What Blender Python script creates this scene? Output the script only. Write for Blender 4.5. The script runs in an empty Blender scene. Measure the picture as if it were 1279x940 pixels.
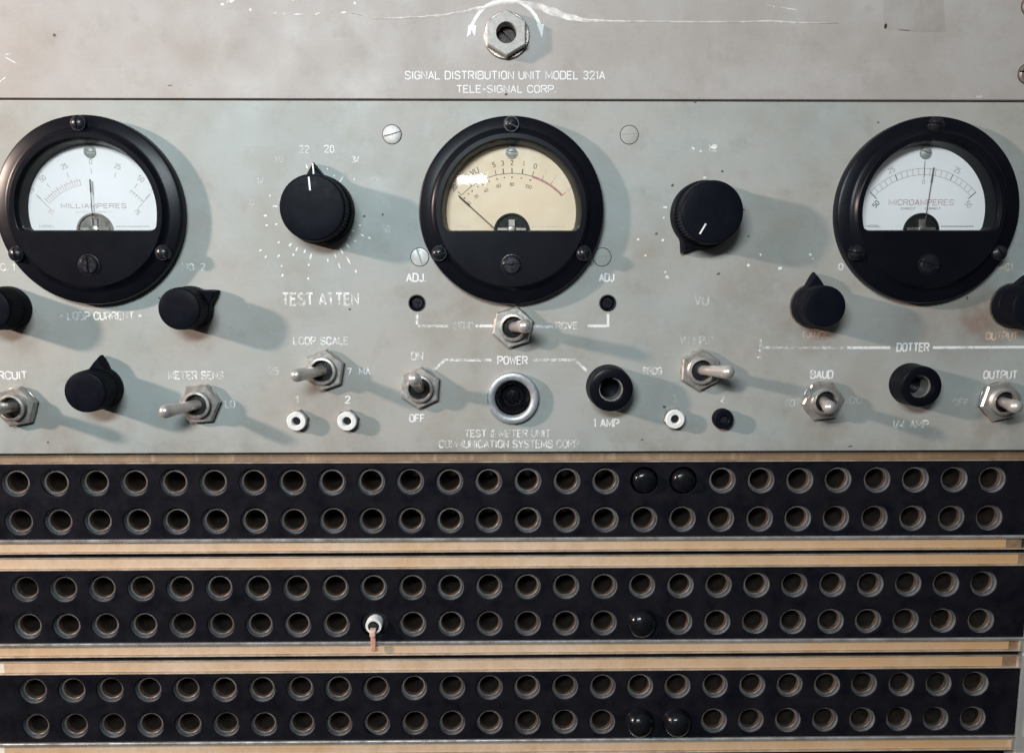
import bpy, bmesh, math, random
from mathutils import Vector, Matrix
random.seed(7)
SC = bpy.context.scene
COL = SC.collection
S = 0.001                     # the script counts in millimetres: x right, z up, h towards the viewer (h = -y)
PI = math.pi

# ------------------------------------------------------------------ camera
QX, QY, QZ = 0.12901, -0.01262, -0.00229
CAM = Vector((-2.2, -304.1, 0.0))
FPX, PW, PH = 960.0, 1279.0, 940.0
def rot3(rx, ry, rz):
    return Matrix.Rotation(rz, 3, 'Z') @ Matrix.Rotation(ry, 3, 'Y') @ Matrix.Rotation(rx, 3, 'X')
RW = rot3(QX, QY, QZ) @ Matrix(((1, 0, 0), (0, 0, -1), (0, 1, 0)))     # world -> camera (x right, y down, z forward)
cd = bpy.data.cameras.new('camera'); cam = bpy.data.objects.new('camera', cd); COL.objects.link(cam)
cd.sensor_width = 36; cd.lens = FPX / PW * 36; cd.clip_start = 0.01; cd.clip_end = 50
m = Matrix.Identity(4)
for i in range(3):
    m[i][0] = RW[0][i]; m[i][1] = -RW[1][i]; m[i][2] = -RW[2][i]; m[i][3] = CAM[i] * S
cam.matrix_world = m
SC.camera = cam

# ------------------------------------------------------------------ light
w = bpy.data.worlds.new('World'); SC.world = w; w.use_nodes = True
WN, WL = w.node_tree.nodes, w.node_tree.links; bg = WN['Background']; bg.inputs[1].default_value = 0.20
# a room that is light overhead and dim behind the viewer
tc = WN.new('ShaderNodeTexCoord'); sp = WN.new('ShaderNodeSeparateXYZ'); WL.new(tc.outputs['Generated'], sp.inputs[0])
mr = WN.new('ShaderNodeMapRange'); mr.interpolation_type = 'SMOOTHSTEP'; mr.inputs[1].default_value = -.15; mr.inputs[2].default_value = .75; WL.new(sp.outputs['Z'], mr.inputs[0])
cr = WN.new('ShaderNodeMix'); cr.data_type = 'RGBA'; cr.inputs[6].default_value = (.115, .105, .10, 1); cr.inputs[7].default_value = (.80, .95, 1.0, 1)
WL.new(mr.outputs[0], cr.inputs[0]); WL.new(cr.outputs[2], bg.inputs[0])
def lamp(name, kind, pos, aim, power, col, **kw):
    ld = bpy.data.lights.new(name, kind); ld.energy = power; ld.color = col
    for k, v in kw.items(): setattr(ld, k, v)
    o = bpy.data.objects.new(name, ld); COL.objects.link(o)
    o.location = Vector(pos) * S
    o.rotation_euler = ((Vector(aim) - Vector(pos)).to_track_quat('-Z', 'Z')).to_euler()
    return o
lamp('window_lamp', 'AREA', (-1000, -400, 262), (0, 0, 0), 15.5, (1.0, 0.79, 0.68), shape='DISK', size=0.055)
lamp('ceiling_lamp', 'AREA', (-140, -560, 215), (0, 0, 0), 4.05, (0.825, 0.950, 0.990), shape='RECTANGLE', size=0.24, size_y=0.08)
lamp('tube_lamp', 'AREA', (-70, -1500, 219), (-11, 0, 36), 0.085, (0.93, 0.97, 1.0), shape='RECTANGLE', size=0.066, size_y=0.015)
SC.view_settings.view_transform = 'Standard'; SC.view_settings.look = 'None'
SC.view_settings.exposure = 0.0; SC.view_settings.gamma = 1.0

# ------------------------------------------------------------------ helpers
def P(px, py, h=0.0):
    """the point on the plane h mm in front of the jack fields seen at a pixel of the photograph -> (x, z)"""
    d = RW.transposed() @ Vector(((px - PW / 2) / FPX, (py - PH / 2) / FPX, 1.0))
    t = (-h - CAM.y) / d.y
    p = CAM + d * t
    return p.x, p.z


GLYPH = {
 'A': [[(0, 0), (2, 6)], [(2, 6), (4, 0)], [(.7, 1.9), (3.3, 1.9)]],
 'B': [[(0, 3.2), (2.8, 3.2), (3.7, 3.8), (3.8, 4.6), (3.6, 5.5), (2.8, 6), (0, 6), (0, 0), (2.8, 0), (3.8, .6), (4, 1.6), (3.8, 2.6), (2.8, 3.2)]],
 'C': [[(4, 4.5), (3.6, 5.5), (2.6, 6), (1.4, 6), (.4, 5.4), (0, 4.4), (0, 1.6), (.4, .6), (1.4, 0), (2.6, 0), (3.6, .5), (4, 1.5)]],
 'D': [[(0, 0), (0, 6), (2.4, 6), (3.5, 5.5), (4, 4.4), (4, 1.6), (3.5, .5), (2.4, 0), (0, 0)]],
 'E': [[(3.6, 6), (0, 6), (0, 0), (3.6, 0)], [(0, 3.1), (2.9, 3.1)]],
 'F': [[(3.6, 6), (0, 6), (0, 0)], [(0, 3.1), (2.9, 3.1)]],
 'G': [[(4, 4.5), (3.6, 5.5), (2.6, 6), (1.4, 6), (.4, 5.4), (0, 4.4), (0, 1.6), (.4, .6), (1.4, 0), (2.6, 0), (3.6, .5), (4, 1.5), (4, 2.9), (2.3, 2.9)]],
 'H': [[(0, 0), (0, 6)], [(4, 0), (4, 6)], [(0, 3.1), (4, 3.1)]],
 'I': [[(.4, 0), (.4, 6)]],
 'J': [[(3, 6), (3, 1.4), (2.6, .4), (1.6, 0), (.6, .3), (0, 1.2)]],
 'K': [[(0, 0), (0, 6)], [(3.9, 6), (0, 2.4)], [(1.4, 3.7), (4, 0)]],
 'L': [[(0, 6), (0, 0), (3.4, 0)]],
 'M': [[(0, 0), (0, 6), (2.4, 1.2), (4.8, 6), (4.8, 0)]],
 'N': [[(0, 0), (0, 6), (4, 0), (4, 6)]],
 'O': [[(1.4, 6), (.4, 5.4), (0, 4.4), (0, 1.6), (.4, .6), (1.4, 0), (2.6, 0), (3.6, .6), (4, 1.6), (4, 4.4), (3.6, 5.4), (2.6, 6), (1.4, 6)]],
 'P': [[(0, 0), (0, 6), (2.8, 6), (3.8, 5.4), (4, 4.4), (3.8, 3.4), (2.8, 2.8), (0, 2.8)]],
 'R': [[(0, 0), (0, 6), (2.8, 6), (3.8, 5.4), (4, 4.5), (3.8, 3.6), (2.8, 3), (0, 3)], [(2.3, 3), (4, 0)]],
 'S': [[(3.9, 4.7), (3.5, 5.6), (2.6, 6), (1.3, 6), (.4, 5.5), (.1, 4.6), (.5, 3.7), (1.4, 3.2), (2.7, 2.8), (3.6, 2.3), (4, 1.5), (3.6, .5), (2.7, 0), (1.3, 0), (.4, .5), (0, 1.4)]],
 'T': [[(0, 6), (4, 6)], [(2, 6), (2, 0)]],
 'U': [[(0, 6), (0, 1.6), (.4, .6), (1.4, 0), (2.6, 0), (3.6, .6), (4, 1.6), (4, 6)]],
 'V': [[(0, 6), (2, 0)], [(2, 0), (4, 6)]],
 'W': [[(0, 6), (1.2, 0), (2.5, 4.6), (3.8, 0), (5, 6)]],
 'X': [[(0, 0), (4, 6)], [(0, 6), (4, 0)]],
 'Y': [[(0, 6), (2, 2.9), (4, 6)], [(2, 2.9), (2, 0)]],
 '0': [[(1.3, 6), (.4, 5.4), (0, 4.4), (0, 1.6), (.4, .6), (1.3, 0), (2.2, 0), (3.1, .6), (3.5, 1.6), (3.5, 4.4), (3.1, 5.4), (2.2, 6), (1.3, 6)]],
 '1': [[(0, 4.8), (1.1, 6), (1.1, 0)]],
 '2': [[(.1, 4.6), (.5, 5.6), (1.4, 6), (2.4, 6), (3.3, 5.5), (3.6, 4.5), (3.2, 3.4), (0, 0), (3.7, 0)]],
 '3': [[(.1, 5), (.7, 5.8), (1.6, 6), (2.6, 5.9), (3.4, 5.2), (3.4, 4.2), (2.7, 3.4), (1.5, 3.2), (2.8, 3), (3.6, 2.2), (3.6, 1.1), (2.8, .2), (1.7, 0), (.6, .3), (0, 1.1)]],
 '4': [[(2.8, 0), (2.8, 6), (0, 1.6), (3.8, 1.6)]],
 '5': [[(3.3, 6), (.4, 6), (.2, 3.2), (1.3, 3.7), (2.4, 3.6), (3.3, 2.9), (3.6, 1.8), (3.2, .7), (2.3, 0), (1.1, 0), (0, .8)]],
 '6': [[(3.2, 5.4), (2.2, 6), (1.2, 5.8), (.3, 4.6), (0, 2.6), (.2, .9), (1.1, 0), (2.4, 0), (3.3, .7), (3.5, 1.9), (3, 3), (2, 3.4), (.9, 3.1), (0, 2.2)]],
 '7': [[(0, 6), (3.5, 6), (1.2, 0)]],
 '8': [[(1.7, 3.2), (.6, 3.8), (.3, 4.8), (.9, 5.7), (1.7, 6), (2.6, 5.7), (3.2, 4.8), (2.9, 3.8), (1.7, 3.2), (.4, 2.6), (0, 1.5), (.5, .4), (1.7, 0), (3, .4), (3.5, 1.5), (3.1, 2.6), (1.7, 3.2)]],
 '&': [[(4, 0), (1, 4.2), (1, 5.3), (1.7, 6), (2.5, 5.6), (2.6, 4.6), (.5, 2.6), (0, 1.4), (.6, .3), (1.8, 0), (3, .7), (3.9, 2.4)]],
 '-': [[(.2, 2.8), (2.4, 2.8)]], '/': [[(0, -.4), (2.6, 6.4)]], '.': [[(.2, .05), (.2, .75)]], '+': [[(0, 3), (3, 3)], [(1.5, 1.5), (1.5, 4.5)]],
}
ADV = {'I': .8, 'M': 4.8, 'W': 5, '1': 1.3, '.': .4, '-': 2.4, '/': 2.6, ' ': 1.6, 'J': 3, 'L': 3.4, 'E': 3.6, 'F': 3.6, '0': 3.5, '2': 3.6, '3': 3.6, '5': 3.6, '6': 3.5, '7': 3.5, '8': 3.5}

class MB:
    def __init__(s): s.v = []; s.f = []; s.m = []
    def add(s, vs, fs, mi=0):
        b = len(s.v); s.v += [tuple(p) for p in vs]
        for f in fs: s.f.append([b + i for i in f]); s.m.append(mi)
    def lathe(s, prof, n=48, c=(0, 0), mi=0, rib=0.0):
        vs = []; fs = []
        for r, h in prof:
            for k in range(n):
                a = 2 * PI * k / n; rr = r * (1 - rib * (k % 2)) if rib else r
                vs.append((c[0] + rr * math.cos(a), c[1] + rr * math.sin(a), h))
        for j in range(len(prof) - 1):
            for k in range(n):
                k2 = (k + 1) % n
                fs.append((j * n + k, j * n + k2, (j + 1) * n + k2, (j + 1) * n + k))
        s.add(vs, fs, mi)
    def disc(s, r, h, n=48, c=(0, 0), mi=0):
        s.add([(c[0] + r * math.cos(2 * PI * k / n), c[1] + r * math.sin(2 * PI * k / n), h) for k in range(n)], [tuple(range(n))], mi)
    def loft(s, rings, cap0=False, cap1=True, mi=0):
        n = len(rings[0]); vs = [p for r in rings for p in r]; fs = []
        for j in range(len(rings) - 1):
            for k in range(n):
                k2 = (k + 1) % n
                fs.append((j * n + k, j * n + k2, (j + 1) * n + k2, (j + 1) * n + k))
        if cap0: fs.append(tuple(range(n)))
        if cap1: fs.append(tuple((len(rings) - 1) * n + k for k in range(n)))
        s.add(vs, fs, mi)
    def prism(s, pts, h0, h1, bev=0.0, mi=0, cap0=False):
        """outline extruded, its front edge chamfered towards the outline's centre"""
        cx = sum(p[0] for p in pts) / len(pts); cz = sum(p[1] for p in pts) / len(pts)
        R = max(math.hypot(p[0] - cx, p[1] - cz) for p in pts); q = 1 - bev / R
        rings = [[(x, z, h0) for x, z in pts], [(x, z, h1 - bev) for x, z in pts]]
        if bev: rings.append([(cx + (x - cx) * q, cz + (z - cz) * q, h1) for x, z in pts])
        s.loft(rings, cap0, True, mi)
    def box(s, x0, x1, z0, z1, h0, h1, bev=0.0, mi=0):
        b = bev
        s.loft([[(x0, z0, h0), (x1, z0, h0), (x1, z1, h0), (x0, z1, h0)],
                [(x0, z0, h1 - b), (x1, z0, h1 - b), (x1, z1, h1 - b), (x0, z1, h1 - b)],
                [(x0 + b, z0 + b, h1), (x1 - b, z0 + b, h1), (x1 - b, z1 - b, h1), (x0 + b, z1 - b, h1)]], True, True, mi)
    def tube(s, pts, n=20, mi=0):
        """pts: (x, z, h, radius) along an axis; closed at the end"""
        rings = []
        for i, p in enumerate(pts):
            a = Vector(pts[max(i - 1, 0)][:3]); b = Vector(pts[min(i + 1, len(pts) - 1)][:3]); t = (b - a).normalized()
            u = t.orthogonal().normalized() if abs(t.z) > .99 else t.cross(Vector((0, 0, 1))).normalized(); v = t.cross(u)
            rings.append([tuple(Vector(p[:3]) + (u * math.cos(2 * PI * k / n) + v * math.sin(2 * PI * k / n)) * p[3]) for k in range(n)])
        s.loft(rings, True, True, mi)
    def plate(s, outer, holes, h0, h1, bev, mi=0):
        """a flat plate with real holes, edges bevelled"""
        c = bpy.data.curves.new('tmp', 'CURVE'); c.dimensions = '2D'; c.fill_mode = 'BOTH'
        c.extrude = (h1 - h0) / 2 - bev; c.bevel_depth = bev; c.bevel_resolution = 1; c.offset = -bev
        for pts in [outer] + holes:
            sp = c.splines.new('POLY'); sp.points.add(len(pts) - 1); sp.use_cyclic_u = True
            for q, p in zip(sp.points, pts): q.co = (p[0], p[1], 0, 1)
        o = bpy.data.objects.new('tmp', c); me = bpy.data.meshes.new_from_object(o)
        hm = (h0 + h1) / 2
        s.add([(v.co.x, v.co.y, v.co.z + hm) for v in me.vertices], [tuple(p.vertices) for p in me.polygons], mi)
        bpy.data.objects.remove(o); bpy.data.curves.remove(c); bpy.data.meshes.remove(me)
    def text(s, txt, x0, x1, z0, z1, h, mi=0, ang=0.0, c=None, sw=.15):
        """single stroke engraver's lettering fitted into a rectangle (turned by ang about c)"""
        wd = sw * (z1 - z0); adv = 0; items = []
        for ch in txt:
            for st in GLYPH.get(ch, []): items.append([(px + adv, py) for px, py in st])
            adv += ADV.get(ch, 4) + 1.35
        xs = [p[0] for st in items for p in st]; lo, hi = min(xs), max(xs)
        cx, cz = ((x0 + x1) / 2, (z0 + z1) / 2) if c is None else c
        ca, sa = math.cos(ang), math.sin(ang)
        for j, st in enumerate(items):
            pts = []
            for px, py in st:
                x = x0 + wd / 2 + ((px - lo) / (hi - lo) if hi > lo else .5) * (x1 - x0 - wd); z = z0 + wd / 2 + py / 6 * (z1 - z0 - wd)
                dx, dz = x - cx, z - cz; pts.append((cx + dx * ca - dz * sa, cz + dx * sa + dz * ca))
            s.stroke(pts, wd, h + .003 * (j % 7), mi)
    def stroke(s, pts, wd, h, mi=0, wds=None):
        """a flat printed line with mitred corners; pts in (x, z)"""
        n = len(pts); vs = []; closed = n > 2 and math.dist(pts[0], pts[-1]) < 1e-6
        for i, p in enumerate(pts):
            a = pts[i - 1] if i else (pts[-2] if closed else p); b = pts[i + 1] if i < n - 1 else (pts[1] if closed else p)
            d1 = (p[0] - a[0], p[1] - a[1]); d2 = (b[0] - p[0], b[1] - p[1])
            l1 = math.hypot(*d1); l2 = math.hypot(*d2)
            if l1 < 1e-9: d1, l1 = d2, l2
            if l2 < 1e-9: d2, l2 = d1, l1
            t = (d1[0] / l1 + d2[0] / l2, d1[1] / l1 + d2[1] / l2); L = math.hypot(*t)
            if L < .2: t = (d1[0] / l1, d1[1] / l1); L = 1.0; m_ = 1.0
            else: m_ = min(2 / L, 1.6)
            k = (wds[i] if wds else wd) / 2 * m_; nx, nz = -t[1] / L * k, t[0] / L * k
            vs += [(p[0] + nx, p[1] + nz, h), (p[0] - nx, p[1] - nz, h)]
        s.add(vs, [(2 * i, 2 * i + 1, 2 * i + 3, 2 * i + 2) for i in range(n - 1)], mi)
    def build(s, name, mats, parent=None, loc=(0, 0, 0), ang=35):
        me = bpy.data.meshes.new(name)
        me.from_pydata([(x * S, -h * S, z * S) for x, z, h in s.v], [], s.f)
        mats = mats if isinstance(mats, (list, tuple)) else [mats]
        for mt in mats: me.materials.append(mt)
        for p, i in zip(me.polygons, s.m): p.material_index = i
        b = bmesh.new(); b.from_mesh(me); bmesh.ops.recalc_face_normals(b, faces=b.faces); b.to_mesh(me); b.free()
        for p in me.polygons: p.use_smooth = True
        me.set_sharp_from_angle(angle=math.radians(ang))
        o = bpy.data.objects.new(name, me); COL.objects.link(o)
        o.location = (loc[0] * S, -loc[2] * S, loc[1] * S); o.parent = parent
        return o
def slotted(mb, R, prof, slot, depth, ang, c=(0, 0), mi=0, mslot=None):
    """a round screw head cut by a real slot: two halves, slot walls and slot floor; prof runs rim -> centre as (r, h)"""
    n = 16; top = prof[-1][1]; fl = top - depth; ms = mi if mslot is None else mslot
    for side in (0, PI):
        A = ang + side; ux, uz = math.cos(A), math.sin(A); vx, vz = -uz, ux
        def pt(r, th, h):
            u = max(r * math.cos(th), slot / 2); v = r * math.sin(th)
            return (c[0] + u * ux + v * vx, c[1] + u * uz + v * vz, h)
        ths = [-PI / 2 + PI * k / n for k in range(n + 1)]
        vs = [pt(r, t, h) for r, h in prof for t in ths]; fs = []
        for j in range(len(prof) - 1):
            for k in range(n):
                a = j * (n + 1) + k; fs.append((a, a + 1, a + n + 2, a + n + 1))
        mb.add(vs, fs, mi)
        edge = [pt(r, -PI / 2, h) for r, h in prof if h >= fl] + [pt(r, PI / 2, h) for r, h in reversed(prof) if h >= fl]
        vs = []
        for p in edge: vs += [p, (p[0], p[1], fl)]
        mb.add(vs, [(2 * i, 2 * i + 1, 2 * i + 3, 2 * i + 2) for i in range(len(edge) - 1)], ms)
    mb.disc(R * .985, fl, 24, c, ms)
def circ(r, n=48, c=(0, 0)): return [(c[0] + r * math.cos(2 * PI * k / n), c[1] + r * math.sin(2 * PI * k / n)) for k in range(n)]
def hexa(r, a0=0.0, c=(0, 0)): return [(c[0] + r * math.cos(a0 + PI / 3 * k), c[1] + r * math.sin(a0 + PI / 3 * k)) for k in range(6)]
def empty(name, loc=(0, 0, 0), parent=None, label=None, cat=None, group=None):
    o = bpy.data.objects.new(name, None); COL.objects.link(o); o.empty_display_size = .01
    o.location = (loc[0] * S, -loc[2] * S, loc[1] * S); o.parent = parent
    return tag(o, label, cat, group)
def tag(o, label=None, cat=None, group=None, kind=None):
    for k, v in (('label', label), ('category', cat), ('group', group), ('kind', kind)):
        if v: o[k] = v
    return o
def copy_part(src, parent, loc):
    c = src.copy(); COL.objects.link(c); c.parent = parent; c.location = (loc[0] * S, -loc[2] * S, loc[1] * S)
    return c
def copy_tree(src, parent, loc):
    c = copy_part(src, parent, loc)
    for ch in [o for o in COL.objects if o.parent == src]:
        d = ch.copy(); COL.objects.link(d); d.parent = c
    return c

# ------------------------------------------------------------------ materials
def nodes(mt): mt.use_nodes = True; return mt.node_tree.nodes, mt.node_tree.links, mt.node_tree.nodes['Principled BSDF']
def noise(N, L, vec, scale, detail=4, rough=.55, lo=.35, hi=.65):
    t = N.new('ShaderNodeTexNoise'); t.inputs['Scale'].default_value = scale; t.inputs['Detail'].default_value = detail; t.inputs['Roughness'].default_value = rough
    L.new(vec, t.inputs['Vector'])
    r = N.new('ShaderNodeMapRange'); r.inputs[1].default_value = lo; r.inputs[2].default_value = hi; r.clamp = True
    L.new(t.outputs['Fac'], r.inputs[0]); return r.outputs[0]
def mixc(N, L, fac, a, b, mode='MIX'):
    x = N.new('ShaderNodeMix'); x.data_type = 'RGBA'; x.blend_type = mode
    for sock, val in ((x.inputs[0], fac), (x.inputs[6], a), (x.inputs[7], b)):
        if hasattr(val, 'is_linked') or hasattr(val, 'links'): L.new(val, sock)
        elif isinstance(val, (int, float)): sock.default_value = val
        else: sock.default_value = (*val, 1)
    return x.outputs[2]
def mul(N, L, a, k):
    x = N.new('ShaderNodeMath'); x.operation = 'MULTIPLY'
    L.new(a, x.inputs[0])
    if isinstance(k, (int, float)): x.inputs[1].default_value = k
    else: L.new(k, x.inputs[1])
    return x.outputs[0]
def wpos(N): return N.new('ShaderNodeNewGeometry').outputs['Position']
def bump(N, L, b, vec, scale, strength, detail=3, dist=.0004):
    t = N.new('ShaderNodeTexNoise'); t.inputs['Scale'].default_value = scale; t.inputs['Detail'].default_value = detail; L.new(vec, t.inputs['Vector'])
    u = N.new('ShaderNodeBump'); u.inputs['Strength'].default_value = strength; u.inputs['Distance'].default_value = dist
    L.new(t.outputs['Fac'], u.inputs['Height']); L.new(u.outputs[0], b.inputs['Normal'])
def simple(name, a, b=None, rough=.5, metal=0.0, scale=250, rvar=.12, bmp=0.0, spec=.5):
    mt = bpy.data.materials.new(name); N, L, B = nodes(mt); v = wpos(N); b = b or tuple(c * .75 for c in a)
    f = noise(N, L, v, scale, 5, .6); L.new(mixc(N, L, f, a, b), B.inputs['Base Color'])
    f2 = noise(N, L, v, scale * 3.1, 3)
    r = N.new('ShaderNodeMapRange'); r.inputs[3].default_value = rough - rvar; r.inputs[4].default_value = rough + rvar; L.new(f2, r.inputs[0]); L.new(r.outputs[0], B.inputs['Roughness'])
    B.inputs['Metallic'].default_value = metal; B.inputs['Specular IOR Level'].default_value = spec
    if bmp: bump(N, L, B, v, scale * 6, bmp)
    return mt
def paint(name, ca, cb, cs, edge_z=None, halos=()):
    """aged enamel: slow drift of tone, smoky stains, fine speckle, rubbed scratches"""
    mt = bpy.data.materials.new(name); N, L, B = nodes(mt); v = wpos(N)
    c = mixc(N, L, noise(N, L, v, 11, 4, .55, .40, .60), ca, cb)
    st = mul(N, L, noise(N, L, v, 30, 6, .62, .44, .74), .60); c = mixc(N, L, st, c, cs)
    c = mixc(N, L, mul(N, L, noise(N, L, v, 110, 5, .7, .54, .80), .30), c, tuple(x * .62 for x in cs))
    c = mixc(N, L, mul(N, L, noise(N, L, v, 70, 5, .7, .56, .80), .35), c, tuple(min(x * 1.25, .8) for x in ca))
    mp = N.new('ShaderNodeMapping'); mp.inputs['Scale'].default_value = (30, 1, 1400); mp.inputs['Rotation'].default_value = (0, .12, 0); L.new(v, mp.inputs[0])
    c = mixc(N, L, mul(N, L, noise(N, L, mp.outputs[0], 1, 2, .5, .60, .84), .10), c, (.55, .55, .53))
    c = mixc(N, L, mul(N, L, noise(N, L, v, 2200, 2, .5, .58, .72), .12), c, (.10, .09, .08))
    if edge_z is not None:
        sp = N.new('ShaderNodeSeparateXYZ'); L.new(v, sp.inputs[0]); r = N.new('ShaderNodeMapRange'); r.clamp = True
        r.inputs[1].default_value = edge_z[0] * S; r.inputs[2].default_value = edge_z[1] * S; r.inputs[3].default_value = 1; r.inputs[4].default_value = 0
        L.new(sp.outputs['Z'], r.inputs[0])
        c = mixc(N, L, mul(N, L, mul(N, L, r.outputs[0], noise(N, L, v, 60, 6, .7, .38, .70)), .55), c, (.13, .11, .09))
    for hx, hz, hr, hs in halos:  # warm brown wear round the controls, partly the knobs' shade painted in
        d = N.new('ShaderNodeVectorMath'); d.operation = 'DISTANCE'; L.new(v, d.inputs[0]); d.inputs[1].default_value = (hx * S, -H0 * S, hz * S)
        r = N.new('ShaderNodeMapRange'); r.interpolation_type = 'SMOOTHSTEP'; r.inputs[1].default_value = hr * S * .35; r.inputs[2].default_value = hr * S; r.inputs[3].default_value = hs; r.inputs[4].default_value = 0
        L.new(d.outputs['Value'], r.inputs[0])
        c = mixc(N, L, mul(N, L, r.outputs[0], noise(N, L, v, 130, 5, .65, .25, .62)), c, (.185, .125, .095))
    L.new(c, B.inputs['Base Color'])
    r = N.new('ShaderNodeMapRange'); r.inputs[3].default_value = .48; r.inputs[4].default_value = .66
    L.new(noise(N, L, v, 45, 4), r.inputs[0]); L.new(r.outputs[0], B.inputs['Roughness'])
    bump(N, L, B, v, 420, .06, 4, .0005)
    return mt
def worn(name, col, lo, hi, scale=900):
    """printed ink rubbed away in patches"""
    mt = bpy.data.materials.new(name); N, L, B = nodes(mt); v = wpos(N)
    B.inputs['Base Color'].default_value = (*col, 1); B.inputs['Roughness'].default_value = .6
    a = N.new('ShaderNodeMath'); a.operation = 'ADD'; L.new(mul(N, L, noise(N, L, v, scale, 3, .6, 0, 1), .6), a.inputs[0]); L.new(mul(N, L, noise(N, L, v, scale * .22, 2, .5, 0, 1), .4), a.inputs[1])
    r = N.new('ShaderNodeMapRange'); r.clamp = True; r.inputs[1].default_value = lo; r.inputs[2].default_value = hi; L.new(a.outputs[0], r.inputs[0])
    L.new(r.outputs[0], B.inputs['Alpha']); return mt
def glassm(name):
    mt = bpy.data.materials.new(name); mt.use_nodes = True; N, L = mt.node_tree.nodes, mt.node_tree.links; N.clear()
    o = N.new('ShaderNodeOutputMaterial'); t = N.new('ShaderNodeBsdfTransparent'); g = N.new('ShaderNodeBsdfGlossy'); x = N.new('ShaderNodeMixShader'); fr = N.new('ShaderNodeFresnel')
    t.inputs[0].default_value = (.985, .99, .985, 1); g.inputs['Roughness'].default_value = .03; fr.inputs[0].default_value = 1.45
    L.new(fr.outputs[0], x.inputs[0]); L.new(t.outputs[0], x.inputs[1]); L.new(g.outputs[0], x.inputs[2]); L.new(x.outputs[0], o.inputs[0]); return mt
H0 = 2.5                                                     # the painted panels stand this far in front of the jack fields
M = {}
M['upper'] = paint('aged_grey_enamel', (.352, .328, .318), (.320, .294, .280), (.245, .205, .172), (36, 52))
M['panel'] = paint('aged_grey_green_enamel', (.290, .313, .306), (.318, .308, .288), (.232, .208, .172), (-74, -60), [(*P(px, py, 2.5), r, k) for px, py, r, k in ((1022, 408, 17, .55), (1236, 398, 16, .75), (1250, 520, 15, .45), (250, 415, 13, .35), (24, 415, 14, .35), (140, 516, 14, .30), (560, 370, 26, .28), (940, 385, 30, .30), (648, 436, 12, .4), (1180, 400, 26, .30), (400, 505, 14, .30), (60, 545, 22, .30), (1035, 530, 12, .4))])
M['ink'] = worn('white_ink', (.66, .66, .66), .22, .46)
M['ink_worn'] = worn('rubbed_white_ink', (.68, .68, .67), .35, .57)
M['ink_faint'] = worn('faded_white_ink', (.64, .65, .64), .41, .70)
M['ink_brown'] = worn('browned_ink', (.62, .47, .36), .36, .60)
M['bakelite'] = simple('black_bakelite', (.0030, .0034, .0060), (.0044, .0048, .0076), .30, spec=.13, scale=60, rvar=.015)
M['knob'] = simple('matte_black_plastic', (.0036, .0043, .0076), (.0050, .0058, .0094), .42, spec=.05, scale=90, rvar=.06, bmp=.03)
M['dark'] = simple('dark_cavity', (.008, .008, .010), (.012, .011, .010), .6, spec=.3)
M['nickel'] = simple('dull_nickel', (.54, .52, .50), (.42, .39, .36), .36, .75, 220, .06, .01)
M['chrome'] = simple('brushed_aluminium', (.46, .475, .50), (.38, .39, .41), .42, .6, 400, .08, .02)
M['lever'] = simple('plated_lever', (.56, .52, .50), (.46, .43, .41), .30, .6, 120, .03, 0)
M['steel'] = simple('oiled_steel', (.36, .32, .30), (.22, .19, .17), .42, .8, 350, .10, .03)
M['screw'] = simple('bare_screw', (.47, .46, .45), (.38, .37, .355), .50, .30, 400, .08, .02)
M['blackscrew'] = simple('black_screw', (.007, .0075, .011), (.012, .012, .015), .32, spec=.30, scale=300)
M['nutgrey'] = simple('dull_grey_plating', (.34, .325, .31), (.27, .255, .24), .52, .15, 300, .06, .03)
M['rust'] = simple('rusty_shaft', (.050, .028, .024), (.028, .020, .020), .6, .1, 500)
M['white_nylon'] = simple('white_nylon', (.72, .72, .72), (.60, .59, .58), .40, scale=500)
M['ivory'] = simple('cream_dial', (.91, .705, .525), (.86, .645, .455), .55, scale=90)
M['white'] = simple('white_dial', (.95, .89, .905), (.93, .87, .88), .55, scale=90)
M['dialink'] = simple('dial_ink', (.06, .045, .04), (.14, .10, .09), .6, scale=800)
M['dialgrey'] = simple('faded_dial_ink', (.42, .33, .34), (.60, .50, .51), .6, scale=900)
M['dialred'] = simple('red_dial_ink', (.50, .16, .15), (.58, .30, .27), .6, scale=700)
M['dialred2'] = simple('worn_red_dial_ink', (.45, .17, .18), (.55, .42, .44), .6, scale=160)
M['dialrose'] = simple('faded_red_dial_ink', (.66, .48, .46), (.72, .60, .58), .6, scale=900)
M['glass'] = glassm('meter_glass')
M['plug'] = simple('glossy_black_plug', (.004, .0042, .006), (.007, .007, .009), .20, spec=.26, scale=300)
M['strip'] = simple('black_fibre_board', (.0042, .0044, .0074), (.0105, .0100, .0130), .48, spec=.06, scale=110, rvar=.09, bmp=.04)
M['rail'] = simple('worn_rail', (.62, .54, .46), (.40, .32, .25), .36, .55, 90, .10, .04)
M['redtip'] = simple('copper_pink_tip', (.62, .42, .35), (.66, .52, .46), .4, .2, 400)
M['redtag'] = simple('copper_pink_tab', (.50, .23, .18), (.58, .33, .27), .45, .1, 500)
M['lip'] = simple('bright_metal_lip', (.74, .74, .75), (.46, .43, .40), .30, .75, 110, .08, .03)
M['frame'] = simple('grey_rack_enamel', (.50, .44, .41), (.42, .37, .34), .5, scale=40)
M['back'] = simple('rack_darkness', (.020, .014, .012), (.012, .010, .010), .7, scale=60)
M['film'] = worn('stretched_tape_film', (.74, .70, .68), .30, .62, 260)
M['residue'] = worn('tape_residue', (.31, .275, .235), .28, 2.6, 120)
M['soot'] = simple('black_fleck', (.055, .048, .042), (.10, .085, .07), .7)
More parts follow.
